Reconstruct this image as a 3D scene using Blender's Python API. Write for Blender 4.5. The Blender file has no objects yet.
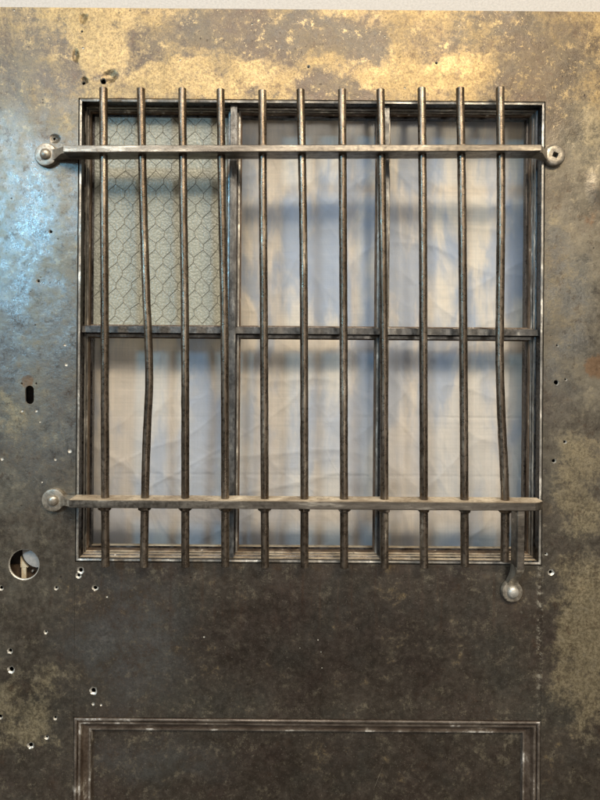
import bpy, bmesh, math, random
from mathutils import Vector, Matrix, noise

random.seed(7)
sc = bpy.context.scene
COL = sc.collection
S = 0.0015            # metres per photo pixel at the door face
U0, V0 = 275.0, 355.0 # photo pixel straight in front of the lens
D = 0.90              # lens to door face
Z0 = 1.5675           # lens height above floor
ROLL = math.radians(0.45)

def X(px): return (px - U0) * S
def Z(py): return Z0 + (V0 - py) * S
def P(px, py, y):
    """photo pixel seen at depth y -> point in the world"""
    u, v = px - U0, py - V0
    c, s = math.cos(ROLL), math.sin(ROLL)
    u, v = u * c + v * s, -u * s + v * c
    k = (D + y) / (D / S)
    return Vector((u * k, y, Z0 - v * k))

# ------------------------------------------------------------------ node helper
class NT:
    def __init__(self, name):
        self.m = bpy.data.materials.new(name); self.m.use_nodes = True
        self.t = self.m.node_tree; self.n = self.t.nodes; self.l = self.t.links
        self.bsdf = self.n['Principled BSDF']; self.out = self.n['Material Output']
    def put(self, sock, v):
        if v is None: return
        if hasattr(v, 'is_output'): self.l.new(v, sock)
        elif isinstance(v, (tuple, list)) and len(v) == 3 and sock.type == 'RGBA': sock.default_value = (*v, 1)
        else: sock.default_value = v
    def math(self, op, a, b=None, c=None, clamp=False):
        n = self.n.new('ShaderNodeMath'); n.operation = op; n.use_clamp = clamp
        for i, v in enumerate((a, b, c)):
            if v is not None: self.put(n.inputs[i], v)
        return n.outputs[0]
    def vmath(self, op, a, b=None):
        n = self.n.new('ShaderNodeVectorMath'); n.operation = op
        self.put(n.inputs[0], a)
        if b is not None: self.put(n.inputs[1], b)
        return n.outputs[0]
    def mapr(self, v, a, b, c=0.0, d=1.0, smooth=True):
        n = self.n.new('ShaderNodeMapRange'); n.interpolation_type = 'SMOOTHSTEP' if smooth else 'LINEAR'
        for i, q in enumerate((v, a, b, c, d)): self.put(n.inputs[i], q)
        return n.outputs[0]
    def mix(self, f, a, b, mode='MIX'):
        n = self.n.new('ShaderNodeMix'); n.data_type = 'RGBA'; n.blend_type = mode
        self.put(n.inputs[0], f); self.put(n.inputs[6], a); self.put(n.inputs[7], b)
        return n.outputs[2]
    def noise(self, vec, scale, detail=6, rough=0.6, dist=0.0):
        n = self.n.new('ShaderNodeTexNoise'); self.put(n.inputs['Vector'], vec)
        n.inputs['Scale'].default_value = scale; n.inputs['Detail'].default_value = detail
        n.inputs['Roughness'].default_value = rough; n.inputs['Distortion'].default_value = dist
        return n.outputs[0], n.outputs[1]
    def voro(self, vec, scale, feature='F1', rnd=1.0):
        n = self.n.new('ShaderNodeTexVoronoi'); n.feature = feature
        self.put(n.inputs['Vector'], vec); n.inputs['Scale'].default_value = scale
        n.inputs['Randomness'].default_value = rnd
        return n.outputs['Distance']
    def coords(self, sx=1, sy=1, sz=1):
        tc = self.n.new('ShaderNodeTexCoord')
        return self.vmath('MULTIPLY', tc.outputs['Object'], (sx, sy, sz))
    def uv(self):
        """photo-pixel coordinates on the face of the door, /100"""
        tc = self.n.new('ShaderNodeTexCoord')
        v = self.vmath('MULTIPLY', tc.outputs['Object'], (1/S/100, 1/S/100, -1/S/100))
        return self.vmath('ADD', v, (U0/100, 0, (V0 + Z0/S)/100))
    def blob(self, p, cx, cy, rx, ry, hard=0.25):
        a = self.vmath('SUBTRACT', p, (cx/100, 0, cy/100))
        a = self.vmath('MULTIPLY', a, (100/rx, 0, 100/ry))
        n = self.n.new('ShaderNodeVectorMath'); n.operation = 'LENGTH'; self.l.new(a, n.inputs[0])
        return self.mapr(n.outputs['Value'], 1.0 + (1-hard)*0.6, hard, 0, 1)
    def amax(self, *v):
        r = v[0]
        for q in v[1:]: r = self.math('MAXIMUM', r, q)
        return r
    def bump(self, h, strength, dist, prev=None):
        n = self.n.new('ShaderNodeBump'); n.inputs['Strength'].default_value = strength
        n.inputs['Distance'].default_value = dist; self.put(n.inputs['Height'], h)
        if prev is not None: self.l.new(prev, n.inputs['Normal'])
        return n.outputs[0]
    def set(self, **k):
        names = {'color':'Base Color','metal':'Metallic','rough':'Roughness','normal':'Normal','spec':'Specular IOR Level','sheen':'Sheen Weight'}
        for a, v in k.items(): self.put(self.bsdf.inputs[names[a]], v)
        return self.m

# ------------------------------------------------------------------ materials
def mat_patina():
    t = NT('patinated_steel_plate'); p = t.uv()
    _, wcol = t.noise(p, 2.2, 5, 0.6)
    w = t.vmath('SUBTRACT', wcol, (0.5, 0.5, 0.5))
    pw = t.vmath('ADD', p, t.vmath('MULTIPLY', w, (0.9, 0, 0.7)))
    n_big, _ = t.noise(p, 1.1, 4, 0.55)
    n_mid, _ = t.noise(p, 2.1, 13, 0.74, 0.25)
    n_fin, _ = t.noise(p, 14.0, 9, 0.76, 0.25)
    n_reg, _ = t.noise(t.vmath('ADD', p, (31, 0, 7)), 1.7, 6, 0.6)
    busy = t.mapr(n_reg, .40, .60, .25, 1.0)
    n_grain, _ = t.noise(p, 60.0, 4, 0.7)
    # oxide zones, with some lamp sheen and light falloff painted into their colour
    sep = t.n.new('ShaderNodeSeparateXYZ'); t.l.new(pw, sep.inputs[0])
    top = t.mapr(sep.outputs[2], 1.45, 0.85)
    brass = t.amax(t.math('MULTIPLY', top, 0.55), t.blob(pw, 430, 72, 95, 26), t.blob(pw, 200, 78, 110, 20),
                   t.blob(pw, 95, 45, 45, 35), t.blob(pw, 90, 20, 60, 20))  # gold oxide, with the warm lamp's reflection partly painted in
    greyed = t.amax(t.blob(pw, 270, 36, 150, 26), t.math('MULTIPLY', t.blob(pw, 540, 60, 60, 60), .8), t.math('MULTIPLY', t.blob(pw, 160, 45, 50, 25), .6), t.blob(pw, 330, 88, 45, 16), t.math('MULTIPLY', t.blob(pw, 560, 120, 40, 60), 0.75),
                    t.math('MULTIPLY', t.blob(pw, 15, 80, 50, 60), 0.7), t.math('MULTIPLY',t.blob(pw, 500, 30, 60, 30), .5))
    brass = t.math('SUBTRACT', brass, t.math('MULTIPLY', greyed, 0.55), clamp=True)
    ochre = t.amax(t.blob(pw, 592, 640, 46, 110), t.math('MULTIPLY', t.blob(pw, 580, 480, 30, 80), 0.75),
                   t.math('MULTIPLY', t.blob(pw, 20, 710, 55, 60), 0.72), t.math('MULTIPLY', t.blob(pw, 600, 130, 40, 60), 0.6),
                   t.math('MULTIPLY', t.blob(pw, 90, 150, 60, 60), 0.35), t.math('MULTIPLY', t.blob(pw, 10, 420, 30, 60), 0.45),
                   t.math('MULTIPLY', t.blob(pw, 555, 250, 25, 120), 0.35), t.math('MULTIPLY', t.blob(pw, 420, 640, 60, 40), 0.25))
    blue = t.amax(t.blob(pw, 25, 260, 75, 170), t.math('MULTIPLY', t.blob(pw, 130, 640, 70, 70), 0.55),
                  t.math('MULTIPLY', t.blob(pw, 560, 300, 30, 100), 0.6), t.math('MULTIPLY', t.blob(pw, 50, 440, 60, 60), 0.5),
                  t.math('MULTIPLY', t.blob(pw, 150, 770, 80, 25), 0.4))
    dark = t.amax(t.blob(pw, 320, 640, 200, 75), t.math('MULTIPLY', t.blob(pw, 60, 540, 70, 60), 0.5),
                  t.math('MULTIPLY', t.blob(pw, 340, 780, 260, 70), 0.7), t.math('MULTIPLY', t.blob(pw, 90, 600, 90, 120), .6))  # darker steel below the window, light falloff partly painted into it
    rust = t.amax(t.blob(p, 596, 362, 16, 20), t.math('MULTIPLY', t.blob(pw, 590, 195, 18, 40), .8), t.blob(p, 27, 383, 9, 11),
                  t.math('MULTIPLY', t.blob(pw, 320, 712, 40, 5), 0.6), t.math('MULTIPLY', t.blob(pw, 20, 330, 30, 60), .35))
    n_f2, _ = t.noise(p, 33.0, 6, 0.75, 0.2)
    grit = t.math('ADD', t.math('MULTIPLY', n_mid, 0.62), t.math('ADD', t.math('MULTIPLY', n_fin, 0.2), t.math('MULTIPLY', n_f2, 0.18)))
    hue, _ = t.noise(t.vmath('ADD', p, (3, 0, 51)), 1.3, 7, 0.62)
    soft = t.math('ADD', t.math('MULTIPLY', grit, 0.8), t.math('MULTIPLY', hue, 0.2))
    base = t.mix(t.mapr(soft, 0.36, 0.62, smooth=False), (0.036, 0.026, 0.020), (0.100, 0.082, 0.062))
    base = t.mix(t.mapr(hue, .5, .62, 0, .5), base, (0.058, 0.060, 0.050))
    base = t.mix(t.mapr(hue, .48, .38, 0, .5), base, (0.066, 0.044, 0.036))
    olive = t.amax(t.blob(pw, 585, 330, 60, 230), t.math('MULTIPLY', t.blob(pw, 20, 330, 90, 330), .9))
    base = t.mix(t.math('MULTIPLY', olive, t.mapr(grit, .40, .56, .35, .95)), base, (0.215, 0.19, 0.142))
    base = t.mix(t.math('MULTIPLY', t.mapr(n_reg, .5, .62), .35), base, (0.085, 0.058, 0.045))
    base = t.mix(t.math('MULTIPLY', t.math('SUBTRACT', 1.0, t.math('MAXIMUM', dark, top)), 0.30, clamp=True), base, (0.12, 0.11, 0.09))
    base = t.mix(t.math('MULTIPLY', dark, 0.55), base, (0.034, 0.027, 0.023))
    bsel = t.math('MULTIPLY', blue, t.mapr(grit, 0.56, 0.45))
    base = t.mix(t.math('MULTIPLY', bsel, 0.75), base, t.mix(t.mapr(n_f2, .4, .6), (0.165, 0.175, 0.175), (0.30, 0.31, 0.30)))
    osel = t.mapr(t.math('ADD', t.math('MULTIPLY', ochre, 0.30), grit), 0.60, 0.76)
    base = t.mix(t.math('MULTIPLY', osel, 0.8), base, t.mix(t.mapr(n_f2, .42, .58), (0.19, 0.155, 0.092), (0.34, 0.285, 0.18)))
    base = t.mix(t.math('MULTIPLY', top, 0.55), base, t.mix(t.mapr(grit, .46, .53), (0.046, 0.034, 0.023), (0.115, 0.09, 0.058)))
    strk, _ = t.noise(t.vmath('MULTIPLY', pw, (1.2, 1, 3.0)), 2.2, 8, .7)
    bz = t.mapr(t.math('ADD', t.math('MULTIPLY', brass, 0.24), t.math('ADD', t.math('MULTIPLY', t.math('ADD', t.math('MULTIPLY', n_mid, .55), t.math('MULTIPLY', n_fin, .45)), .72), t.math('MULTIPLY', strk, .28))), 0.545, 0.675)
    base = t.mix(t.math('MULTIPLY', bz, 0.85), base, t.mix(t.mapr(n_f2, .40, .58), (0.175, 0.12, 0.054), (0.36, 0.262, 0.12)))
    rsel = t.mapr(t.math('ADD', t.math('MULTIPLY', rust, 0.34), grit), 0.72, 0.84)
    base = t.mix(t.math('MULTIPLY', rsel, .7), base, (0.17, 0.09, 0.042))
    busy = t.math('MAXIMUM', busy, t.math('MULTIPLY', top, .95))
    pep, _ = t.noise(t.vmath('ADD', p, (17, 0, 23)), 6.0, 13, .86)
    calm = t.math('SUBTRACT', 1.0, t.math('MULTIPLY', dark, .75))
    base = t.mix(t.math('MULTIPLY', t.mapr(pep, .535, .60), t.math('MULTIPLY', calm, .75)), base, t.mix(top, (0.26, 0.225, 0.16), (0.34, 0.25, 0.12)))
    base = t.mix(t.math('MULTIPLY', t.mapr(pep, .465, .41), t.math('MULTIPLY', calm, .70)), base, t.mix(t.mapr(hue, .45, .55), (0.075, 0.047, 0.030), (0.055, 0.050, 0.045)))
    # dark crusts, pits, and fine bare freckles all over
    crust = t.mapr(t.math('ADD', t.math('MULTIPLY', n_fin, .38), t.math('MULTIPLY', n_f2, .62)), 0.545, 0.60)
    base = t.mix(t.math('MULTIPLY', crust, t.math('MULTIPLY', busy, t.math('SUBTRACT', 0.70, t.math('MULTIPLY', dark, .45)))), base, (0.060, 0.042, 0.030))
    lite = t.mapr(t.math('ADD', t.math('MULTIPLY', n_fin, .4), t.math('MULTIPLY', n_f2, .6)), 0.435, 0.39)
    base = t.mix(t.math('MULTIPLY', lite, t.math('MULTIPLY', busy, t.math('SUBTRACT', 0.6, t.math('MULTIPLY', dark, .35)))), base, t.mix(top, (0.27, 0.245, 0.20), (0.38, 0.31, 0.19)))
    pit = t.mapr(t.voro(t.vmath('ADD', p, t.vmath('MULTIPLY', w, (.1, 0, .1))), 8.0), 0.10, 0.05)
    pitsel = t.math('MULTIPLY', pit, t.mapr(n_big, 0.45, 0.55))
    base = t.mix(t.math('MULTIPLY', pitsel, 0.8), base, (0.03, 0.022, 0.018))
    fre = t.mapr(n_grain, 0.62, 0.70)
    base = t.mix(t.math('MULTIPLY', fre, 0.28), base, (0.55, 0.50, 0.41))
    base = t.mix(t.mapr(n_grain, 0.40, 0.32, 0, .55), base, (0.035, 0.026, 0.02))
    rot = t.n.new('ShaderNodeVectorRotate'); rot.rotation_type = 'Y_AXIS'; rot.inputs['Angle'].default_value = .5; t.l.new(pw, rot.inputs[0])
    sc1, _ = t.noise(t.vmath('MULTIPLY', rot.outputs[0], (1.4, 1, 60)), 1.0, 3, .5)
    rot2 = t.n.new('ShaderNodeVectorRotate'); rot2.rotation_type = 'Y_AXIS'; rot2.inputs['Angle'].default_value = -1.2; t.l.new(p, rot2.inputs[0])
    sc2, _ = t.noise(t.vmath('MULTIPLY', rot2.outputs[0], (1.1, 1, 70)), 1.0, 2, .5)
    scr = t.math('MULTIPLY', t.math('MAXIMUM', t.mapr(sc1, .70, .76), t.mapr(sc2, .72, .78)), t.mapr(n_reg, .50, .42))
    base = t.mix(t.math('MULTIPLY', scr, .4), base, (0.42, 0.38, 0.31))
    drip, _ = t.noise(t.vmath('MULTIPLY', p, (16, 1, .7)), 1.0, 4, .6)
    dz = t.math('MULTIPLY', t.blob(p, 310, 590, 300, 42, 0.0), t.mapr(drip, .52, .68))
    base = t.mix(t.math('MULTIPLY', dz, .45), base, (0.075, 0.042, 0.026))
    weld = t.math('MULTIPLY', t.amax(t.blob(p, 542, 620, 3.0, 90), t.blob(p, 77, 800, 1.2, 40)), t.mapr(n_fin, .52, .58))
    base = t.mix(t.math('MULTIPLY', weld, .55), base, (0.5, 0.47, 0.38))
    metal = t.mapr(t.math('ADD', n_fin, t.math('MULTIPLY', blue, -0.08)), 0.42, 0.60, 0.74, 0.52)
    rough = t.mapr(n_mid, 0.35, 0.65, 0.30, 0.48)
    metal = t.math('MULTIPLY', metal, t.math('SUBTRACT', 1.0, t.math('MULTIPLY', top, .1)))
    rough = t.math('ADD', rough, t.math('MULTIPLY', top, .06))
    rough = t.math('SUBTRACT', rough, t.math('MULTIPLY', t.blob(pw, 10, 230, 80, 150), .08))
    rough = t.math('ADD', rough, t.math('MULTIPLY', crust, 0.2))
    h1 = t.math('ADD', n_fin, t.math('MULTIPLY', pitsel, -0.5))
    p = t.vmath('ADD', p, t.vmath('MULTIPLY', w, (.16, 0, .16)))
    dents = t.math('ADD', t.math('ADD', t.blob(p, 107, 77, 6, 5, 0), t.blob(p, 72, 56, 3, 5, 0)), t.math('ADD', t.blob(p, 82, 82, 3, 3, 0), t.blob(p, 83, 20, 3, 4, 0)))
    dents = t.math('SUBTRACT', t.math('ADD', dents, t.blob(p, 54, 139, 4, 3, 0)), t.blob(p, 598, 184, 11, 15, 0))
    b = t.bump(dents, 0.8, -0.004)
    b = t.bump(n_big, 0.4, 0.010, b)
    b = t.bump(n_mid, 0.25, 0.0012, b)
    b = t.bump(h1, 0.55, 0.0006, b)
    b = t.bump(t.math('ADD', n_grain, n_f2), 0.6, 0.0003, b)
    return t.set(color=base, metal=metal, rough=rough, normal=b)

def mat_bar(name, c1, c2, hi, streak=(1, 1, 0.12), metal=0.8, rlo=0.3, rhi=0.5, hi_lo=.60, blotch=.75):
    t = NT(name)
    p = t.coords(streak[0]*100, streak[1]*100, streak[2]*100)
    q = t.coords(100, 100, 100)
    n1, _ = t.noise(p, 0.9, 7, 0.65); n2, _ = t.noise(q, 1.6, 8, 0.7); n3, _ = t.noise(q, 9, 4, 0.65)
    c = t.mix(t.mapr(n1, 0.36, 0.64), c1, c2)
    c = t.mix(t.mapr(n2, 0.55, 0.68, 0, blotch), c, (0.05, 0.036, 0.026))
    c = t.mix(t.mapr(n1, hi_lo, hi_lo + .1, 0, .8), c, hi)
    c = t.mix(t.mapr(n3, 0.62, 0.72, 0, .3), c, hi)
    b = t.bump(n2, 0.4, 0.0008); b = t.bump(n3, 0.5, 0.00025, b)
    return t.set(color=c, metal=t.mapr(n2, 0.4, 0.66, metal, 0.3 if blotch > .5 else .75), rough=t.mapr(n2, .35, .65, rlo, rhi), normal=b)

def mat_cloth():
    t = NT('off_white_linen')
    p = t.uv(); q = t.coords(1000, 1000, 1000)
    _, wc = t.noise(p, 0.8, 3)
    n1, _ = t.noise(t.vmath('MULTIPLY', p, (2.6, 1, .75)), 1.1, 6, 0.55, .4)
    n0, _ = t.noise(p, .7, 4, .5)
    n2, _ = t.noise(p, 7, 6, .65)
    st, _ = t.noise(t.vmath('MULTIPLY', p, (55, 1, 1.0)), 1, 3)
    st2, _ = t.noise(t.vmath('MULTIPLY', p, (1.0, 1, 55)), 1, 3)
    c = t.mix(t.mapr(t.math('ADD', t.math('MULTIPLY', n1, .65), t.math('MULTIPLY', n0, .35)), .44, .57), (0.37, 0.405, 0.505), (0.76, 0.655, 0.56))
    sz = t.n.new('ShaderNodeSeparateXYZ'); t.l.new(p, sz.inputs[0])
    c = t.mix(t.mapr(sz.outputs[2], 3.0, 5.0, 0, .55), c, (0.60, 0.55, 0.54))
    c = t.mix(t.mapr(n2, .3, .7, 0, .14), c, (0.5, 0.45, 0.41))
    wv = t.math('ADD', st, st2)
    c = t.mix(t.mapr(wv, .8, 1.2, 0.0, .22), c, (0.42, 0.405, 0.39))
    pq = t.vmath('ADD', p, t.vmath('MULTIPLY', wc, (.5, 0, .5)))
    cr = t.n.new('ShaderNodeTexVoronoi'); cr.feature = 'DISTANCE_TO_EDGE'; cr.inputs['Scale'].default_value = 2.6
    t.l.new(t.vmath('MULTIPLY', pq, (1, 1, .6)), cr.inputs['Vector'])
    cr2 = t.n.new('ShaderNodeTexVoronoi'); cr2.feature = 'DISTANCE_TO_EDGE'; cr2.inputs['Scale'].default_value = 5.5
    t.l.new(pq, cr2.inputs['Vector'])
    k1 = t.mapr(cr.outputs[0], .05, 0.0); k2 = t.mapr(cr2.outputs[0], .06, 0.0)
    b = t.bump(k1, .16, .0012); b = t.bump(k2, .10, .0006, b); b = t.bump(n2, .22, .003, b)
    b = t.bump(wv, 0.35, 0.0006, b)
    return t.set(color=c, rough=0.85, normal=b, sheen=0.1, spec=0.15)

def mat_glass():
    t = NT('clear_window_glass')
    tr = t.n.new('ShaderNodeBsdfTransparent'); tr.inputs[0].default_value = (0.96, 0.97, 0.965, 1)
    gl = t.n.new('ShaderNodeBsdfGlossy'); gl.inputs['Roughness'].default_value = 0.2
    n, _ = t.noise(t.coords(10, 10, 10), 0.8, 2)
    b = t.bump(n, 0.3, 0.004); t.l.new(b, gl.inputs['Normal'])
    fr = t.n.new('ShaderNodeFresnel'); fr.inputs[0].default_value = 1.33
    mx = t.n.new('ShaderNodeMixShader'); t.l.new(fr.outputs[0], mx.inputs[0]); t.l.new(tr.outputs[0], mx.inputs[1]); t.l.new(gl.outputs[0], mx.inputs[2])
    t.l.new(mx.outputs[0], t.out.inputs[0]); return t.m

def mat_hammered():
    t = NT('hammered_obscure_glass')
    q = t.coords(1000, 1000, 1000)
    _, wc = t.noise(q, 0.15, 3); q2 = t.vmath('ADD', q, t.vmath('MULTIPLY', wc, (2.5, 2.5, 2.5)))
    v = t.voro(q2, 0.33, 'SMOOTH_F1'); n, _ = t.noise(q, 0.5, 3)
    b = t.bump(v, 0.7, -0.0013); b = t.bump(n, 0.3, 0.0005, b)
    dif = t.n.new('ShaderNodeBsdfPrincipled'); t.l.new(b, dif.inputs['Normal'])
    dif.inputs['Base Color'].default_value = (0.40, 0.40, 0.335, 1); dif.inputs['Roughness'].default_value = 0.32
    dif.inputs['Specular IOR Level'].default_value = 0.4
    rf = t.n.new('ShaderNodeBsdfTransparent'); rf.inputs[0].default_value = (0.86, 0.88, 0.82, 1)
    mx = t.n.new('ShaderNodeMixShader'); t.put(mx.inputs[0], t.mapr(v, 0.15, 0.75, 0.75, 0.5))
    t.l.new(rf.outputs[0], mx.inputs[1]); t.l.new(dif.outputs[0], mx.inputs[2])
    t.l.new(mx.outputs[0], t.out.inputs[0]); return t.m

def mat_plain(name, col, metal=0.0, rough=0.5, bumpy=0.0006, var=0.35):
    t = NT(name); q = t.coords(100, 100, 100)
    n, _ = t.noise(q, 2.5, 7, .65); n2, _ = t.noise(q, 12, 4, .6)
    c = t.mix(t.mapr(n, .38, .66, 0, var), col, tuple(v*0.3 for v in col))
    c = t.mix(t.mapr(n2, .6, .7, 0, var), c, tuple(min(1, v*1.5) for v in col))
    return t.set(color=c, metal=metal, rough=t.mapr(n, .3, .7, rough*.8, min(1, rough*1.25)), normal=t.bump(t.math('ADD', n, n2), .5, bumpy))

M_plate = mat_patina()
M_rod = mat_bar('worn_dark_round_steel', (0.085, 0.064, 0.045), (0.20, 0.16, 0.12), (0.46, 0.40, 0.31), metal=.94, blotch=.22, rlo=.24, rhi=.40)
M_flat = mat_bar('worn_flat_steel', (0.10, 0.086, 0.07), (0.21, 0.185, 0.152), (0.46, 0.42, 0.35), streak=(.15, 1, 1), hi_lo=.57, metal=.9, blotch=.4)
M_eye = mat_bar('pale_worn_steel', (0.20, 0.175, 0.14), (0.33, 0.295, 0.24), (0.58, 0.53, 0.44), streak=(1, 1, 1), metal=.75, blotch=.85)
M_frame = mat_bar('dark_frame_steel', (0.016, 0.013, 0.012), (0.048, 0.043, 0.039), (0.30, 0.28, 0.25), streak=(1, 1, .12), hi_lo=.64, metal=.9, rlo=.25, rhi=.4)
M_edge = mat_bar('rubbed_bright_edge', (0.15, 0.14, 0.125), (0.33, 0.31, 0.27), (0.74, 0.70, 0.62), streak=(.6, 1, .3), metal=.7, hi_lo=.55)
M_face = mat_bar('rubbed_muntin_face', (0.06, 0.058, 0.055), (0.15, 0.145, 0.135), (0.36, 0.34, 0.30), streak=(1, 1, .4), metal=.85, hi_lo=.6)
M_rustin = mat_bar('rusty_inner_stop', (0.06, 0.038, 0.024), (0.13, 0.088, 0.055), (0.55, 0.5, 0.42), streak=(1, 1, .3), metal=.3, rlo=.5, rhi=.8)
M_dust_lit = mat_bar('tan_dust_lit_ledge', (0.24, 0.185, 0.125), (0.50, 0.42, 0.31), (0.72, 0.63, 0.48), streak=(.3, .3, 1), metal=.15, blotch=.85, rlo=.55, rhi=.8)  # tan dust whose pale tone also paints in the light from above
M_bare = mat_plain('bare_chipped_metal', (0.50, 0.48, 0.43), 0.6, 0.4, var=.5)
M_dark = mat_plain('dark_hollow_steel', (0.035, 0.026, 0.02), 0.2, 0.7)
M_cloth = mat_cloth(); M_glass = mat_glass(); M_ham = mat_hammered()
M_wire = mat_plain('embedded_wire', (0.17, 0.165, 0.14), 0.5, 0.5)
M_floor = mat_plain('grey_concrete', (0.16, 0.14, 0.12), 0, 0.8, 0.002)

# ------------------------------------------------------------------ mesh helpers
def link(name, bm, mats, parent=None, smooth=False, ploc=None, solid=False):
    me = bpy.data.meshes.new(name)
    bmesh.ops.recalc_face_normals(bm, faces=bm.faces[:])
    bm.to_mesh(me); bm.free()
    for m in (mats if isinstance(mats, (list, tuple)) else [mats]): me.materials.append(m)
    if smooth:
        me.polygons.foreach_set('use_smooth', [True]*len(me.polygons))
        try: me.set_sharp_from_angle(angle=math.radians(38))
        except Exception: pass
    o = bpy.data.objects.new(name, me); COL.objects.link(o)
    if parent: attach(o, parent)
    return o
def root_of(o):
    v = Vector((0, 0, 0))
    while o: v += o.location; o = o.parent
    return v
def attach(o, parent):
    o.parent = parent
    top = parent
    while top.parent: top = top.parent
    # every mesh is written in world coordinates; only the Empty at the top has a location
    o.matrix_parent_inverse = Matrix.Translation(-top.location) if parent == top else Matrix.Identity(4)

def box(bm, x0, x1, y0, y1, z0, z1, mi=0, bev=0.0, seg=1):
    b2 = bmesh.new()
    vs = [b2.verts.new((x, y, z)) for x in (x0, x1) for y in (y0, y1) for z in (z0, z1)]
    for f in ((0,1,3,2),(4,6,7,5),(0,4,5,1),(2,3,7,6),(0,2,6,4),(1,5,7,3)): b2.faces.new([vs[i] for i in f])
    if bev: bmesh.ops.bevel(b2, geom=b2.edges[:], offset=bev, segments=seg, affect='EDGES', profile=.5)
    merge(bm, b2, mi)
def merge(bm, b2, mi=None):
    if mi is not None:
        for f in b2.faces: f.material_index = mi
    mp = {v: bm.verts.new(v.co) for v in b2.verts}
    for f in b2.faces:
        try:
            g = bm.faces.new([mp[v] for v in f.verts]); g.material_index = f.material_index; g.smooth = f.smooth
        except ValueError: pass
    b2.free()
def loft(bm, rings, mi=0, cap=True):
    R = [[bm.verts.new(p) for p in r] for r in rings]
    n = len(R[0])
    for a, b in zip(R, R[1:]):
        for i in range(n):
            f = bm.faces.new((a[i], a[(i+1) % n], b[(i+1) % n], b[i])); f.material_index = mi
    if cap:
        bm.faces.new(R[0]).material_index = mi; bm.faces.new(R[-1]).material_index = mi
def tube(bm, pts, rad, seg=12, mi=0, cap=True, wob=0.0):
    rings = []
    for i, p in enumerate(pts):
        a = pts[max(0, i-1)]; b = pts[min(len(pts)-1, i+1)]
        t = (b - a).normalized(); u = t.cross(Vector((0, 1, 0))).normalized(); v = t.cross(u)
        r = rad[i] if isinstance(rad, (list, tuple)) else rad
        ring = []
        for k in range(seg):
            an = 2*math.pi*k/seg
            rr = r * (1 + wob * noise.noise(Vector((math.cos(an)*1.3 + p.x*40, math.sin(an)*1.3, p.z*60))))
            ring.append(p + u*math.cos(an)*rr + v*math.sin(an)*rr)
        rings.append(ring)
    loft(bm, rings, mi, cap)
def lathe_y(bm, c, prof, seg=32, mi=0, wob=0.0, squarehole=0, mis=None):
    """rings around an axis along y; prof = [(radius, y)]"""
    R = []
    for (r, y) in prof:
        ring = []
        for k in range(seg):
            a = 2*math.pi*(k+.5)/seg
            rr = r*(1 + wob*noise.noise(Vector((math.cos(a)*1.5 + c[0]*50, math.sin(a)*1.5, c[2]*30))))
            if squarehole and r <= squarehole*1.01:
                q = a + math.radians(20); m = max(abs(math.cos(q)), abs(math.sin(q))); rr = r/m*0.85
            ring.append(bm.verts.new((c[0] + rr*math.cos(a), y, c[2] + rr*math.sin(a))))
        R.append(ring)
    for j, (a, b) in enumerate(zip(R, R[1:])):
        for k in range(seg):
            f = bm.faces.new((a[k], a[(k+1) % seg], b[(k+1) % seg], b[k])); f.material_index = mis[j] if mis else mi
    if not squarehole:
        bm.faces.new(R[0]).material_index = mis[0] if mis else mi
        bm.faces.new(R[-1]).material_index = mis[-1] if mis else mi
    return R
def dust_lit_tops(bm, mi=3):  # gives upward faces the dust colour with overhead light painted in
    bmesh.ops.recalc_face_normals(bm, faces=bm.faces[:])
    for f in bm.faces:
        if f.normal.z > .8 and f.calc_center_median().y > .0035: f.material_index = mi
def frame_sweep(bm, x0, x1, z0, z1, prof, mats, n=40, wob=0.0):
    """closed profile [(s, y)] swept round a rectangle with mitred corners, s = inward distance"""
    m = len(prof)
    def side(a, b, inw, ia, ib):
        rings = []
        for k in range(n+1):
            t = k/n; ring = []
            for (s, y) in prof:
                p = Vector(a)*(1-t) + Vector(b)*t
                q = p + Vector(inw)*s
                # mitre: pull the ends in along the side
                q += Vector(ia)*s*(1-t) + Vector(ib)*s*t
                w = wob*noise.noise(Vector((q.x*25, s*300, q.z*25)))
                q = Vector((q.x, y + w, q.z))
                ring.append(bm.verts.new(q))
            rings.append(ring)
        for r, s_ in zip(rings, rings[1:]):
            for i in range(m):
                f = bm.faces.new((r[i], r[(i+1) % m], s_[(i+1) % m], s_[i])); f.material_index = mats[i]
    side((x0,0,z0),(x1,0,z0),(0,0,1),(1,0,0),(-1,0,0))
    side((x0,0,z1),(x1,0,z1),(0,0,-1),(1,0,0),(-1,0,0))
    side((x0,0,z0),(x0,0,z1),(1,0,0),(0,0,1),(0,0,-1))
    side((x1,0,z0),(x1,0,z1),(-1,0,0),(0,0,1),(0,0,-1))

def cut(obj, cutter_bm, mats):
    me = bpy.data.meshes.new('cutter')
    bmesh.ops.recalc_face_normals(cutter_bm, faces=cutter_bm.faces[:])
    cutter_bm.to_mesh(me); cutter_bm.free()
    for m in mats: me.materials.append(m)
    c = bpy.data.objects.new('cutter', me); COL.objects.link(c)
    md = obj.modifiers.new('holes', 'BOOLEAN'); md.object = c; md.operation = 'DIFFERENCE'; md.solver = 'EXACT'
    md.use_self = True
    try: md.material_mode = 'TRANSFER'
    except Exception: pass
    dg = bpy.context.evaluated_depsgraph_get(); dg.update()
    new = bpy.data.meshes.new_from_object(obj.evaluated_get(dg))
    obj.modifiers.clear(); old = obj.data; obj.data = new
    bpy.data.objects.remove(c); bpy.data.meshes.remove(me); bpy.data.meshes.remove(old)

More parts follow.
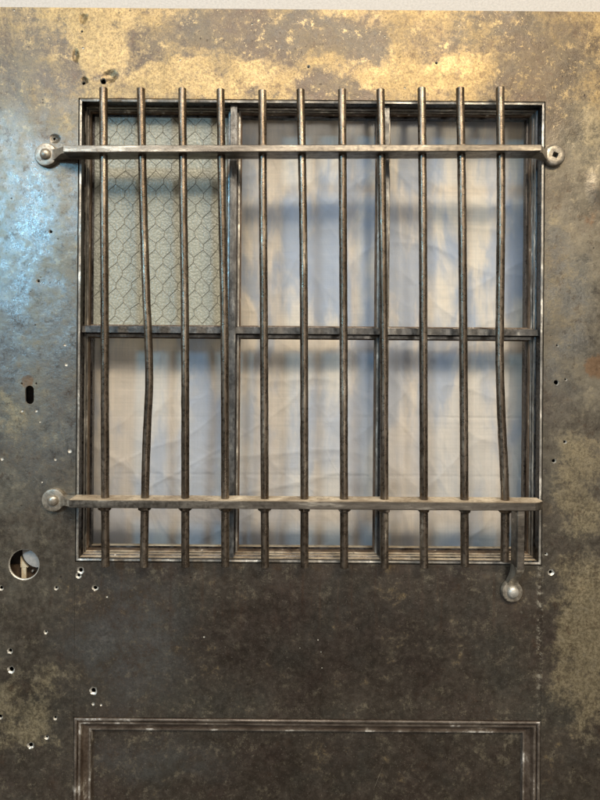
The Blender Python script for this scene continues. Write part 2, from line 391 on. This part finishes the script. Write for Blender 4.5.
# ------------------------------------------------------------------ the door
XL, XR = X(76.5), X(543.6)              # stile / rail seams
ZT, ZB = Z(99.5), Z(563.5)              # window opening
ZP = Z(718.5)                           # top of the sunk panel
TOP, BOT = Z(9.2), 0.008
DL, DR = X(-28), X(652)
TH = 0.003
root = bpy.data.objects.new('steel_door', None); COL.objects.link(root)
root.location = ((DL+DR)/2, 0.02, 0.0)
root['label'] = 'old patinated steel cell door with barred six pane window and sunk lower panel'
root['category'] = 'door'; root['kind'] = 'thing'

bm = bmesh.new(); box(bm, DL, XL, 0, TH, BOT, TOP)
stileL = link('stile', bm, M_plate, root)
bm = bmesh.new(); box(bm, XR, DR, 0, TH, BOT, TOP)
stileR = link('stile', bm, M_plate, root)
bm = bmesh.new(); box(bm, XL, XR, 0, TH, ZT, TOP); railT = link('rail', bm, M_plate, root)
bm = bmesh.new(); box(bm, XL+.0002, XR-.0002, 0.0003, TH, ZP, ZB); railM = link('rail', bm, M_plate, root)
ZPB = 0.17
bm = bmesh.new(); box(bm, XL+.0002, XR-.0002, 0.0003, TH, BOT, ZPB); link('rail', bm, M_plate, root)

def hole(bm, px, py, r, rim, kind='hole'):
    p = P(px, py, 0); c = (p.x, 0, p.z); r *= S; rim *= S
    rim = r + (rim-r)*.75
    if kind == 'hole':
        prof = [(rim, -0.002), (rim, 0.0001), (r, 0.0019), (r, 0.006)]
    else:
        prof = [(rim, -0.002), (rim, 0.0001), (r, 0.0012), (r*.6, 0.0014)]
    lathe_y(bm, c, prof, 20, 0, wob=0.28)
# left stile holes
hs = [(56,588,1.2,2.7),(1,588,1.5,3),(10,651,1.8,3.4),(11,669.5,2.2,4.2),(55,718,1.3,2.6),
      (46.5,737.5,1.1,2.7),(30.5,745.5,1.9,3.8),(0,717,1.6,3),(50.5,231.5,1.3,2.2),(38,281,1.2,2.2),(54,138.5,1.4,2.4),
      (21.5,383.5,.9,1.3),(36,383.5,.9,1.3),(45.5,632,1.0,2.6)]
dots = [(22,411,.9,1.5),(36.5,411,.9,1.6),(40,422,.6,1),(66.5,364.5,.7,2.0),(65,345,.6,1.8),(70,451,1.2,2.4),(55.5,459.5,.7,1.5),(2,459,1,1.8),
        (14,10.2,.6,1.0),(42,482,.6,1.2)]
cb = bmesh.new()
for h in hs: hole(cb, *h)
for h in dots: hole(cb, *h, kind='dot')
# lock hole
p = P(24, 564.5, 0); lathe_y(cb, (p.x, 0, p.z), [(15.6*S, -.002), (15.6*S, .0001), (14.7*S, .0012), (14.7*S, .02)], 48)
# keyway slot
a = P(29.6, 390, 0); b = P(29.6, 399.8, 0); r = 4.4*S
ring = []
for k in range(24):
    an = math.pi*2*k/24; cz = a.z if math.sin(an) > 0 else b.z
    ring.append((a.x + r*math.cos(an), cz + r*math.sin(an)))
loft(cb, [[Vector((x, y, z)) for x, z in ring] for y in (-.002, .02)])
cut(stileL, cb, [M_bare])
cb = bmesh.new()
for h in [(556.5,382.5,2.2,3.0),(554,461,1.7,2.6),(551,572.5,1.6,3.8),(557.5,345.5,.9,1.9),(566,379.5,.9,1.8),(565,442,1.2,2.2),(546,554,.9,2.0)]:
    hole(cb, *h)
cut(stileR, cb, [M_bare])
cb = bmesh.new()
for h in [(80.5,570.3,1.9,4.2),(78.4,575.6,1.5,3.6),(95,588,1.9,3.8),(93.2,690.8,2.2,4.8),(93,704,.8,2),(101,705,.7,1.5),(204,637,.4,1.2),(107,597,.5,1.2),
          (318,640,.4,.9),(321,652,.4,.8),(322,668,.3,.8),(300,648,.3,.7)]:
    hole(cb, *h, kind='hole' if h[2] > .9 else 'dot')
cut(railM, cb, [M_bare])
cb = bmesh.new()
for h in [(103,81.5,2.6,3.4),(83.5,83,1.5,2.2),(82,31.5,.9,1.4),(77,49,1.0,1.5),(83,48,.8,1.2),(78,23,.8,1.4),(308.5,66.5,.9,2.0),
          (436.5,63,.9,1.6),(252,24,.6,1),(180,60,.6,1.1),(385,36,.5,1),(405,88,.5,.9)]:
    hole(cb, *h, kind='hole' if h[2] > .85 else 'dot')
cut(railT, cb, [M_bare])

# hollow body behind the face: edges and back skin with the window cut through
bm = bmesh.new()
YB0, YB1 = 0.042, 0.045
box(bm, DL, XL, YB0, YB1, BOT, TOP); box(bm, XR, DR, YB0, YB1, BOT, TOP)
box(bm, XL, XR, YB0, YB1, ZT, TOP); box(bm, XL, XR, YB0, YB1, BOT, ZB)
box(bm, DL, DL+.003, TH, YB0, BOT, TOP); box(bm, DR-.003, DR, TH, YB0, BOT, TOP)
box(bm, DL+.003, DR-.003, TH, YB0, TOP-.003, TOP); box(bm, DL+.003, DR-.003, TH, YB0, BOT, BOT+.003)
link('back_plate', bm, M_dark, root)

# window frame, moulded, mitred
prof = [(0.0, 0.002), (0.0006, 0.002), (0.0009, -0.0012), (0.0022, -0.0020), (0.0046, -0.0016), (0.0050, 0.004), (0.0050, 0.013), (0.0066, 0.0142),
        (0.0068, 0.021), (0.0080, 0.0215), (0.0086, 0.0225), (0.0088, 0.034), (0.0130, 0.0345), (0.0130, 0.0445), (0.0, 0.0445)]
#        each index colours the strip from that point to the next
pm = [1, 1, 2, 1, 0, 0, 0, 1, 0, 1, 1, 0, 0, 0, 0]
bm = bmesh.new()
g = 0.0010
frame_sweep(bm, XL+g, XR-g, ZB+g, ZT-g, prof, pm, n=60, wob=0.0006)
dust_lit_tops(bm); link('window_frame', bm, [M_frame, M_edge, M_edge, M_dust_lit], root)
bm = bmesh.new()                                   # thin raised ribs on the inner stop
frame_sweep(bm, XL+g+.0089, XR-g-.0089, ZB+g+.0089, ZT-g-.0089, [(0, .026), (.0012, .026), (.0014, .0336), (0, .0336)], [0, 0, 0, 0], n=80, wob=.0012)
link('glazing_stop', bm, M_rustin, root)

# muntins
def muntin_profile(w0, w1a, w1b):
    return [(-w0, .0055), (w0, .0055), (w0, .015), (w0+.0018, .0155), (w0+.002, .022), (w1b-.002, .0225), (w1b-.0016, .030), (w1b, .0305), (w1b, .0355),
            (-w1a, .0355), (-w1a, .0305), (-w1a+.0016, .030), (-w1a+.002, .0225), (-w0-.002, .022), (-w0-.0018, .0155), (-w0, .015)]
mm = [4, 0, 0, 0, 1, 2, 2, 2, 0, 2, 2, 2, 1, 0, 0, 0]
XI0, XI1, ZI0, ZI1 = XL+.0125, XR-.0125, ZB+.0125, ZT-.0125
vx = []
for px in (232.2, 384.6):
    q = P(px, 330, .0055); vx.append(q.x)
    bm = bmesh.new(); pr = muntin_profile(.0048, .0112, .0112)
    rings = []
    n = 60
    for k in range(n+1):
        z = ZB + .0052 + (ZT - ZB - .0104)*k/n
        rings.append([Vector((q.x + x, y + .0004*noise.noise(Vector((x*400, y*300, z*40))), z)) for x, y in pr])
    R = [[bm.verts.new(v) for v in r] for r in rings]
    for a, b in zip(R, R[1:]):
        for i in range(len(pr)):
            f = bm.faces.new((a[i], a[(i+1) % len(pr)], b[(i+1) % len(pr)], b[i])); f.material_index = mm[i]
    link('muntin', bm, [M_frame, M_edge, M_rustin, M_dust_lit, M_face], root)
xs = [XL + .0055, vx[0], vx[1], XR - .0055]
hz = P(300, 330.8, .0055).z
for i in range(3):
    a = xs[i] + (.0047 if i else 0); b = xs[i+1] - (.0047 if i < 2 else 0)
    bm = bmesh.new(); pr = muntin_profile(.0046, .0125, .0085)   # second width is the upper side
    n = 24; R = []
    for k in range(n+1):
        x = a + (b-a)*k/n
        R.append([bm.verts.new((x, y + .0009 + .0004*noise.noise(Vector((x*40, y*300, s*400))), hz + s)) for s, y in pr])
    for r0, r1 in zip(R, R[1:]):
        for j in range(len(pr)):
            f = bm.faces.new((r0[j], r0[(j+1) % len(pr)], r1[(j+1) % len(pr)], r1[j])); f.material_index = mm[j]
    dust_lit_tops(bm); link('muntin', bm, [M_frame, M_edge, M_rustin, M_dust_lit, M_face], root)

# panes
gx = [XI0, vx[0], vx[1], XI1]; gz = [ZI0, hz, ZI1]
for c in range(3):
    for r in range(2):
        x0 = gx[c] + (.003 if c else -.001); x1 = gx[c+1] - (.003 if c < 2 else -.001)
        z0 = gz[r] + (.003 if r else -.001); z1 = gz[r+1] - (.003 if r == 0 else -.001)
        bm = bmesh.new(); box(bm, x0, x1, .0362, .0392, z0, z1)
        wired = (c == 0 and r == 1)
        o = link('window_pane', bm, M_ham if wired else M_glass, root)
        if wired:
            o['label'] = 'hammered obscure glass with hexagonal wire mesh'
            bm = bmesh.new(); hw = .0245; vs_ = .0085; dy = .0120; per = 2*(vs_ + dy)
            segs = []
            nx = int((x1-x0)/hw) + 2; nz = int((z1-z0)/per) + 2
            def jit(v):
                return v + Vector((noise.noise(v*37), 0, noise.noise(v*41 + Vector((9, 0, 0)))))*.0042
            for i in range(-1, nx):
                for j in range(-1, nz):
                    for odd in (0, 1):
                        bx = x0 + i*hw + (hw/2 if odd else 0) ; bz = z0 + j*per + (per/2 if odd else 0)
                        A = Vector((bx, 0, bz)); B = Vector((bx, 0, bz+vs_))
                        segs += [(A, B), (B, Vector((bx+hw/2, 0, bz+vs_+dy))), (B, Vector((bx-hw/2, 0, bz+vs_+dy)))]
            for a, b in segs:
                a2, b2 = jit(a), jit(b)
                if not all(x0 < v.x < x1 and z0 < v.z < z1 for v in (a2, b2)): continue
                a2.y = b2.y = .0358
                tube(bm, [a2, b2], .00042, 5)
            link('wire_mesh', bm, M_wire, o)

# sunk lower panel
bm = bmesh.new(); n = 40
px0, px1 = XL + .010, XR - .010; pz0, pz1 = ZPB + .010, ZP - .008
box(bm, px0, px1, .0135, .0165, pz0, pz1)
link('lower_panel', bm, M_plate, root)
bm = bmesh.new()
pp = [(0, .002), (0.0004, -.0012), (.0020, -.0018), (.0042, -.0012), (.0048, .002), (.0062, .0022), (.0068, -.0002), (.0096, .0004), (.0125, .0050), (.0180, .0085),
      (.0196, .0086), (.0202, .0072), (.0228, .0076), (.0236, .0132), (.0, .0132)]
frame_sweep(bm, XL+.0008, XR-.0008, ZPB+.0008, ZP-.0008, pp, [0,1,1,0,0,0,1,0,0,0,0,1,1,0,0], n=60, wob=.0005)
M_mould = mat_bar('brown_moulding_steel', (0.06, 0.043, 0.032), (0.12, 0.092, 0.07), (0.40, 0.36, 0.30), streak=(.3, 1, .3), metal=.6, hi_lo=.6)
M_mould2 = mat_bar('rubbed_moulding_edge', (0.09, 0.072, 0.058), (0.2, 0.17, 0.14), (0.75, 0.72, 0.66), streak=(.3, 1, .3), metal=.6, hi_lo=.56)
link('panel_moulding', bm, [M_mould, M_mould2], root, smooth=False)

# lock parts seen through the round hole
c = P(39, 551, .016)
bm = bmesh.new(); lathe_y(bm, (c.x, 0, c.z), [(.0235, .0165), (.0245, .0155), (.0245, .014), (.0237, .0135), (.001, .0135)], 40)
M_disc = mat_plain('dull_grey_zinc', (0.42, 0.41, 0.39), 0.3, 0.5, var=.3)
lock = link('lock_case', bm, M_disc, root, smooth=True)
bm = bmesh.new()
w = 2.5*S
a = P(24.4, 583, .022); b = P(24.4, 566.5, .022)
box(bm, a.x-w, a.x+w, .019, .0225, a.z, b.z, bev=.0006)
loft(bm, [[Vector((b.x-.0046, y, b.z)), Vector((b.x+.0070, y, b.z)), Vector((b.x+.0005, y, b.z+.008)), Vector((b.x-.0045, y, b.z+.017))] for y in (.0185, .023)])
link('latch_lever', bm, mat_plain('yellowed_brass', (0.62, 0.52, 0.36), .4, .5), lock)
bm = bmesh.new(); q = P(32.5, 571, .03); lathe_y(bm, (q.x, 0, q.z), [(.002, .034), (.0024, .030), (.001, .0285)], 12)
link('screw', bm, M_bare, lock)
bm = bmesh.new(); q = P(28, 574, .034); box(bm, q.x-.03, q.x+.02, .034, .040, q.z-.02, q.z+.0135)
link('bolt_plate', bm, M_rustin, lock)

# ------------------------------------------------------------------ grille
YF, YK = -0.038, -0.005      # front and back of the flat crossbars
YR = -0.0215                 # centre of the round bars
def flatbar(name, lt, lb, rt, rb, chamfer=False):
    """front-face corner pixels: left top / left bottom / right top / right bottom (x, y)"""
    A, B = P(*lt, YF), P(*lb, YF); Cc, Dd = P(*rt, YF), P(*rb, YF)
    bm = bmesh.new(); n = 90; rings = []
    for k in range(n+1):
        t = k/n; up = A.lerp(Cc, t); lo = B.lerp(Dd, t)
        w = .00045*noise.noise(Vector((up.x*30, 3, 0))) ; w2 = .00045*noise.noise(Vector((up.x*30, 9, 4)))
        up.z += w; lo.z += w2
        e = .0009
        back = YK
        f = YF
        if chamfer and t > .985: f = YF + (t-.985)/.015*.010
        rings.append([Vector((up.x, f+e, up.z)), Vector((up.x, back-e, up.z)), Vector((up.x, back, up.z-e)), Vector((lo.x, back, lo.z+e)),
                      Vector((lo.x, back-e, lo.z)), Vector((lo.x, f+e, lo.z)), Vector((lo.x, f, lo.z+e)), Vector((up.x, f, up.z-e))])
    loft(bm, rings)
    bm.normal_update(); bmesh.ops.recalc_face_normals(bm, faces=bm.faces[:])
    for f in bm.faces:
        if f.normal.z > .8: f.material_index = 1  # top faces: dust tan with painted overhead light
    return link(name, bm, [M_flat, M_dust_lit], root)
top_bar = flatbar('crossbar', (63.5, 145), (63.5, 152.3), (541, 144.3), (541, 151.0))
low_bar = flatbar('crossbar', (69, 500), (69, 508), (546, 502.8), (546, 511.2), chamfer=True)

def eye(parent, cpx, r, rivet, bar_end=None, down=None, rivmat=None, hole_=False):
    c = P(*cpx, -.008); r *= S*.99
    bm = bmesh.new()
    if hole_:
        h = 3.1*S
        lathe_y(bm, (c.x, 0, c.z), [(h, -.0002), (r*.98, -.0002), (r, -.0015), (r, -.0066), (r*.93, -.0088), (r*.80, -.0098), (h*1.9, -.0098), (h, -.0095), (h, -.0002)], 40, squarehole=h, wob=.04)
    else:
        lathe_y(bm, (c.x, 0, c.z), [(r*.98, -.0002), (r, -.0015), (r, -.0062), (r*.94, -.0082), (r*.82, -.0088), (r*.3, -.0088)], 40, wob=.04)
    if bar_end:
        bx, bz, sgn = bar_end
        def sec(x, y0, y1, hh, zc): return [Vector((x, y0, zc-hh)), Vector((x, y1, zc-hh)), Vector((x, y1, zc+hh)), Vector((x, y0, zc+hh))]
        ex = c.x - sgn*r*.55
        secs = []
        n = 8
        for k in range(n+1):
            t = k/n; s = t*t*(3-2*t)
            x = bx + (ex - bx)*t
            hh = .0052 - .0012*math.sin(math.pi*t) + .0032*s
            y0 = (YF+.004)*(1-s) + (-.0086)*s; y1 = YK*(1-s) + (-.0008)*s
            secs.append(sec(x, y0, y1, hh, bz + (c.z-bz)*s))
        loft(bm, secs)
    if down:
        bx, bz = down
        secs = []
        n = 8
        ez = c.z + r*.5
        for k in range(n+1):
            t = k/n; s = t*t*(3-2*t)
            z = bz + (ez-bz)*t; hh = .0056 - .0016*math.sin(math.pi*t) + .003*s
            y0 = -.0355*(1-s) + (-.0082)*s; y1 = -.012*(1-s) + (-.0006)*s; xc = bx + (c.x-bx)*s
            secs.append([Vector((xc-hh, y0, z)), Vector((xc-hh, y1, z)), Vector((xc+hh, y1, z)), Vector((xc+hh, y0, z))])
        loft(bm, secs)
    e = link('mounting_eye', bm, M_eye, parent, smooth=True)
    if rivet:
        rr = rivet*S; bm = bmesh.new()
        pr = [(rr*1.02, -.0086), (rr*1.02, -.0098)]
        for k in range(1, 8):
            a = math.pi/2*k/7; pr.append((max(rr*math.cos(a), .0003), -.0098 - .0052*math.sin(a)))
        lathe_y(bm, (c.x + .0003, 0, c.z + .0002), pr, 28, wob=.08)
        link('rivet', bm, rivmat or M_eye, parent, smooth=True)
a = P(63.5, 148.6, YF)
eye(top_bar, (45.5, 154.5), 11.6, 5.4, bar_end=(a.x+.001, a.z, -1))
a = P(541, 147.6, YF)
eye(top_bar, (555, 155), 10.8, 0, bar_end=(a.x-.001, a.z, 1), hole_=True)
a = P(69, 504, YF)
eye(low_bar, (53, 500.3), 11.8, 5.4, bar_end=(a.x+.001, a.z, -1))
# hanging tab at the lower right
bm = bmesh.new(); q0 = P(517.6, 511, -.036); q1 = P(525, 511, -.036); q2 = P(521, 570, -.036)
box(bm, q0.x, q1.x, -.036, -.012, q2.z, q0.z + .004, bev=.0008)
box(bm, q0.x-.004, q1.x+.003, -.034, -.012, q0.z-.0015, q0.z+.003, bev=.001)
link('hanging_tab', bm, M_flat, low_bar)
eye(low_bar, (512.5, 592), 10.6, 5.8, down=((q0.x+q1.x)/2, q2.z+.002), rivmat=M_bare)

# eleven round bars, some of them bent: (x, y) along each in the photo
rods = [
 [(103.5,88.5),(104,200),(104.8,330),(105,430),(105.5,566)],
 [(141,89),(143.2,200),(146.5,300),(148.6,345),(149.2,385),(147.6,420),(146,460),(145,500),(144,566.5)],
 [(182.3,89),(183.3,200),(185,330),(185.3,566.5)],
 [(220.5,90),(222,200),(224.5,330),(225.2,566)],
 [(262.3,91),(263,200),(264,330),(265,567)],
 [(300.5,90),(302.8,200),(304,330),(304.5,567)],
 [(342,90),(342.8,200),(343.5,330),(344.2,567.5)],
 [(380.5,90),(382,200),(383.8,330),(384.5,567.5)],
 [(421.5,88.5),(422.8,200),(423.3,330),(424,567)],
 [(460,88.5),(462,200),(463.2,330),(464.8,566)],
 [(500,88),(501,200),(500,300),(499.6,345),(500.2,385),(502,430),(504,470),(505,500),(504.6,561)],
]
def spline(pts, yq):
    for i in range(len(pts)-1):
        if pts[i][1] <= yq <= pts[i+1][1]:
            p1, p2 = pts[i], pts[i+1]; p0 = pts[i-1] if i else p1; p3 = pts[i+2] if i+2 < len(pts) else p2
            t = (yq-p1[1])/(p2[1]-p1[1])
            m1 = (p2[0]-p0[0])/(p2[1]-p0[1])*(p2[1]-p1[1]); m2 = (p3[0]-p1[0])/(p3[1]-p1[1])*(p2[1]-p1[1])
            return p1[0]*(2*t**3-3*t*t+1) + m1*(t**3-2*t*t+t) + p2[0]*(-2*t**3+3*t*t) + m2*(t**3-t*t)
    return pts[-1][0]
order = 'first second third fourth fifth sixth seventh eighth ninth tenth eleventh'.split()
for i, r in enumerate(rods):
    bm = bmesh.new(); y0, y1 = r[0][1], r[-1][1]; n = 110
    pts = []; rad = []
    for k in range(n+1):
        yy = y0 + (y1-y0)*k/n; pts.append(P(spline(r, yy), yy, YR))
        rad.append(.0060 + .00022*noise.noise(Vector((i*7, 0, k*.35))))
    # filed, slightly domed ends
    pts = [pts[0] + (pts[0]-pts[1]).normalized()*.0009] + pts + [pts[-1] + (pts[-1]-pts[-2]).normalized()*.0009]
    rad = [.0047] + rad + [.0047]
    tube(bm, pts, rad, 18, wob=.05)
    # weld collars where the bar passes the flats
    for (t_px, k_) in (((144.8 + 0*i), 1), (509.8, -1)):
        xx = spline(r, t_px); slope = 0
        edge = 144.9 - (i/10)*.5 if k_ == 1 else 508.5 + (xx-69)/477*3.0
        e = P(xx, edge, YR)
        k2 = Z0 - (Z0-P(xx, edge, YF).z)        # the bar's true height, found at its front face
        R = .0094 if k_ == -1 else .0072
        tube(bm, [Vector((e.x, YR, k2 + .0004*k_*-1)), Vector((e.x, YR, k2 + (.0022 if k_ == 1 else .0046)*k_)), Vector((e.x, YR, k2 + (.0040 if k_ == 1 else .0068)*k_))], [R, R*.93, .0061], 14, wob=.35)
    link('window_bar', bm, M_rod, root, smooth=True)

# ------------------------------------------------------------------ cloth behind
def ridge(v, f, a):
    return a*(1-abs(noise.noise(v*f)))**16
bm = bmesh.new()
cx0, cx1, cz0, cz1 = X(30), X(590), Z(640), Z(40)
nx, nz = 400, 430; YC = 0.090
grid = []
for j in range(nz+1):
    row = []
    for i in range(nx+1):
        x = cx0 + (cx1-cx0)*i/nx; z = cz0 + (cz1-cz0)*j/nz
        v = Vector((x, 0, z))
        d = .006*noise.noise(Vector((x*4, 1, z*2.2))) + .0028*noise.noise(Vector((x*13, 5, z*6)))
        wx = .12*noise.noise(Vector((x*3, 40, z*3))); wz = .12*noise.noise(Vector((x*3, 60, z*3)))
        x_, z_ = x, z; x += wx; z += wz
        d += ridge(Vector((x*.9 + z*.9, 3, z*.5 - x*.4)), 7, .0020) + ridge(Vector((x*.8 - z*.8, 11, z*.6)), 9, .0014)
        d += ridge(Vector((x + z*.25, 21, z*.3)), 14, .0009) + .0006*noise.noise(v*60)
        d += ridge(Vector((x*1.1 + z*.7, 33, z*.4 - x*.3)), 24, .0006)
        x, z = x_, z_
        d -= .0012*math.exp(-((z - Z(423) - .004*(x))/.0012)**2)*(1 if x > X(465) else .35) + .0008*math.exp(-((z-Z(487))/.0014)**2)
        row.append(bm.verts.new((x, YC - d, z)))
    grid.append(row)
for j in range(nz):
    for i in range(nx):
        bm.faces.new((grid[j][i], grid[j][i+1], grid[j+1][i+1], grid[j+1][i]))
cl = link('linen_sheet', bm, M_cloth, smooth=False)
cl.data.polygons.foreach_set('use_smooth', [True]*len(cl.data.polygons))
sm = cl.modifiers.new('thickness', 'SOLIDIFY'); sm.thickness = .0008; sm.offset = 1
cl['label'] = 'creased off white linen sheet hanging behind the barred steel door'
cl['category'] = 'sheet'

M_wall = mat_plain('pale_plaster', (0.50, 0.475, 0.445), 0, .9, .003, var=.18)
bm = bmesh.new(); box(bm, -1.6, 1.8, .20, .30, 0.0, 2.9)
wl = link('wall', bm, M_wall); wl['kind'] = 'structure'
bm = bmesh.new(); box(bm, -1.6, 1.8, -1.4, .6, -.05, 0.0)
fl = link('floor', bm, M_floor); fl['kind'] = 'structure'

# ------------------------------------------------------------------ camera, lamps, world
cam = bpy.data.cameras.new('camera'); co = bpy.data.objects.new('camera', cam); COL.objects.link(co)
cam.sensor_fit = 'HORIZONTAL'; cam.sensor_width = 36; cam.lens = 36
cam.shift_x = (300-U0)/600; cam.shift_y = -(400-V0)/600
cr, sr = math.cos(ROLL), math.sin(ROLL)
co.matrix_world = Matrix.Translation((0, -D, Z0)) @ Matrix.Rotation(math.radians(90), 4, 'X') @ Matrix.Rotation(ROLL, 4, 'Z')
cam.clip_start = .01; cam.clip_end = 50
sc.camera = co

def area(name, loc, target, sx, sy, power, col):
    l = bpy.data.lights.new(name, 'AREA'); l.shape = 'RECTANGLE'; l.size = sx; l.size_y = sy; l.energy = power; l.color = col
    o = bpy.data.objects.new(name, l); COL.objects.link(o); o.location = loc
    d = Vector(target) - Vector(loc); o.rotation_euler = d.to_track_quat('-Z', 'Y').to_euler()
area('ceiling_lamp', (.75, -1.9, 2.98), (.1, 0, 1.6), .55, .22, 34, (1.0, .82, .56))
area('overhead_lamp', (-.3, -2.7, 3.75), (0, 0, 1.5), 2.8, 1.4, 142, (1.0, .93, .84))
area('rod_highlight_fill', (.75, -3.2, 1.55), (0, 0, 1.5), .35, 1.8, 12, (1.0, .96, .92))  # added strip lamp, only for vertical highlights along the round bars
area('window_light', (-2.05, -2.6, 2.46), (0, 0, 1.6), .24, .34, 42, (.28, .66, 1.0))

w = bpy.data.worlds.new('World'); sc.world = w; w.use_nodes = True
nt = w.node_tree; bg = nt.nodes['Background']
tc = nt.nodes.new('ShaderNodeTexCoord'); sp = nt.nodes.new('ShaderNodeSeparateXYZ'); rp = nt.nodes.new('ShaderNodeValToRGB')
mr = nt.nodes.new('ShaderNodeMapRange'); mr.inputs[1].default_value = -1; mr.inputs[2].default_value = 1
nt.links.new(tc.outputs['Generated'], sp.inputs[0]); nt.links.new(sp.outputs[2], mr.inputs[0]); nt.links.new(mr.outputs[0], rp.inputs[0])
e = rp.color_ramp.elements; e[0].position = .25; e[0].color = (.06, .05, .042, 1); e[1].position = .75; e[1].color = (.62, .52, .38, 1)
m_ = e.new(.5); m_.color = (.20, .19, .185, 1)
nt.links.new(rp.outputs[0], bg.inputs[0]); bg.inputs[1].default_value = .9

sc.render.engine = 'CYCLES'
sc.view_settings.view_transform = 'Standard'; sc.view_settings.look = 'None'
sc.view_settings.exposure = 0.0; sc.view_settings.gamma = 1
sc.cycles.max_bounces = 8; sc.cycles.transparent_max_bounces = 12
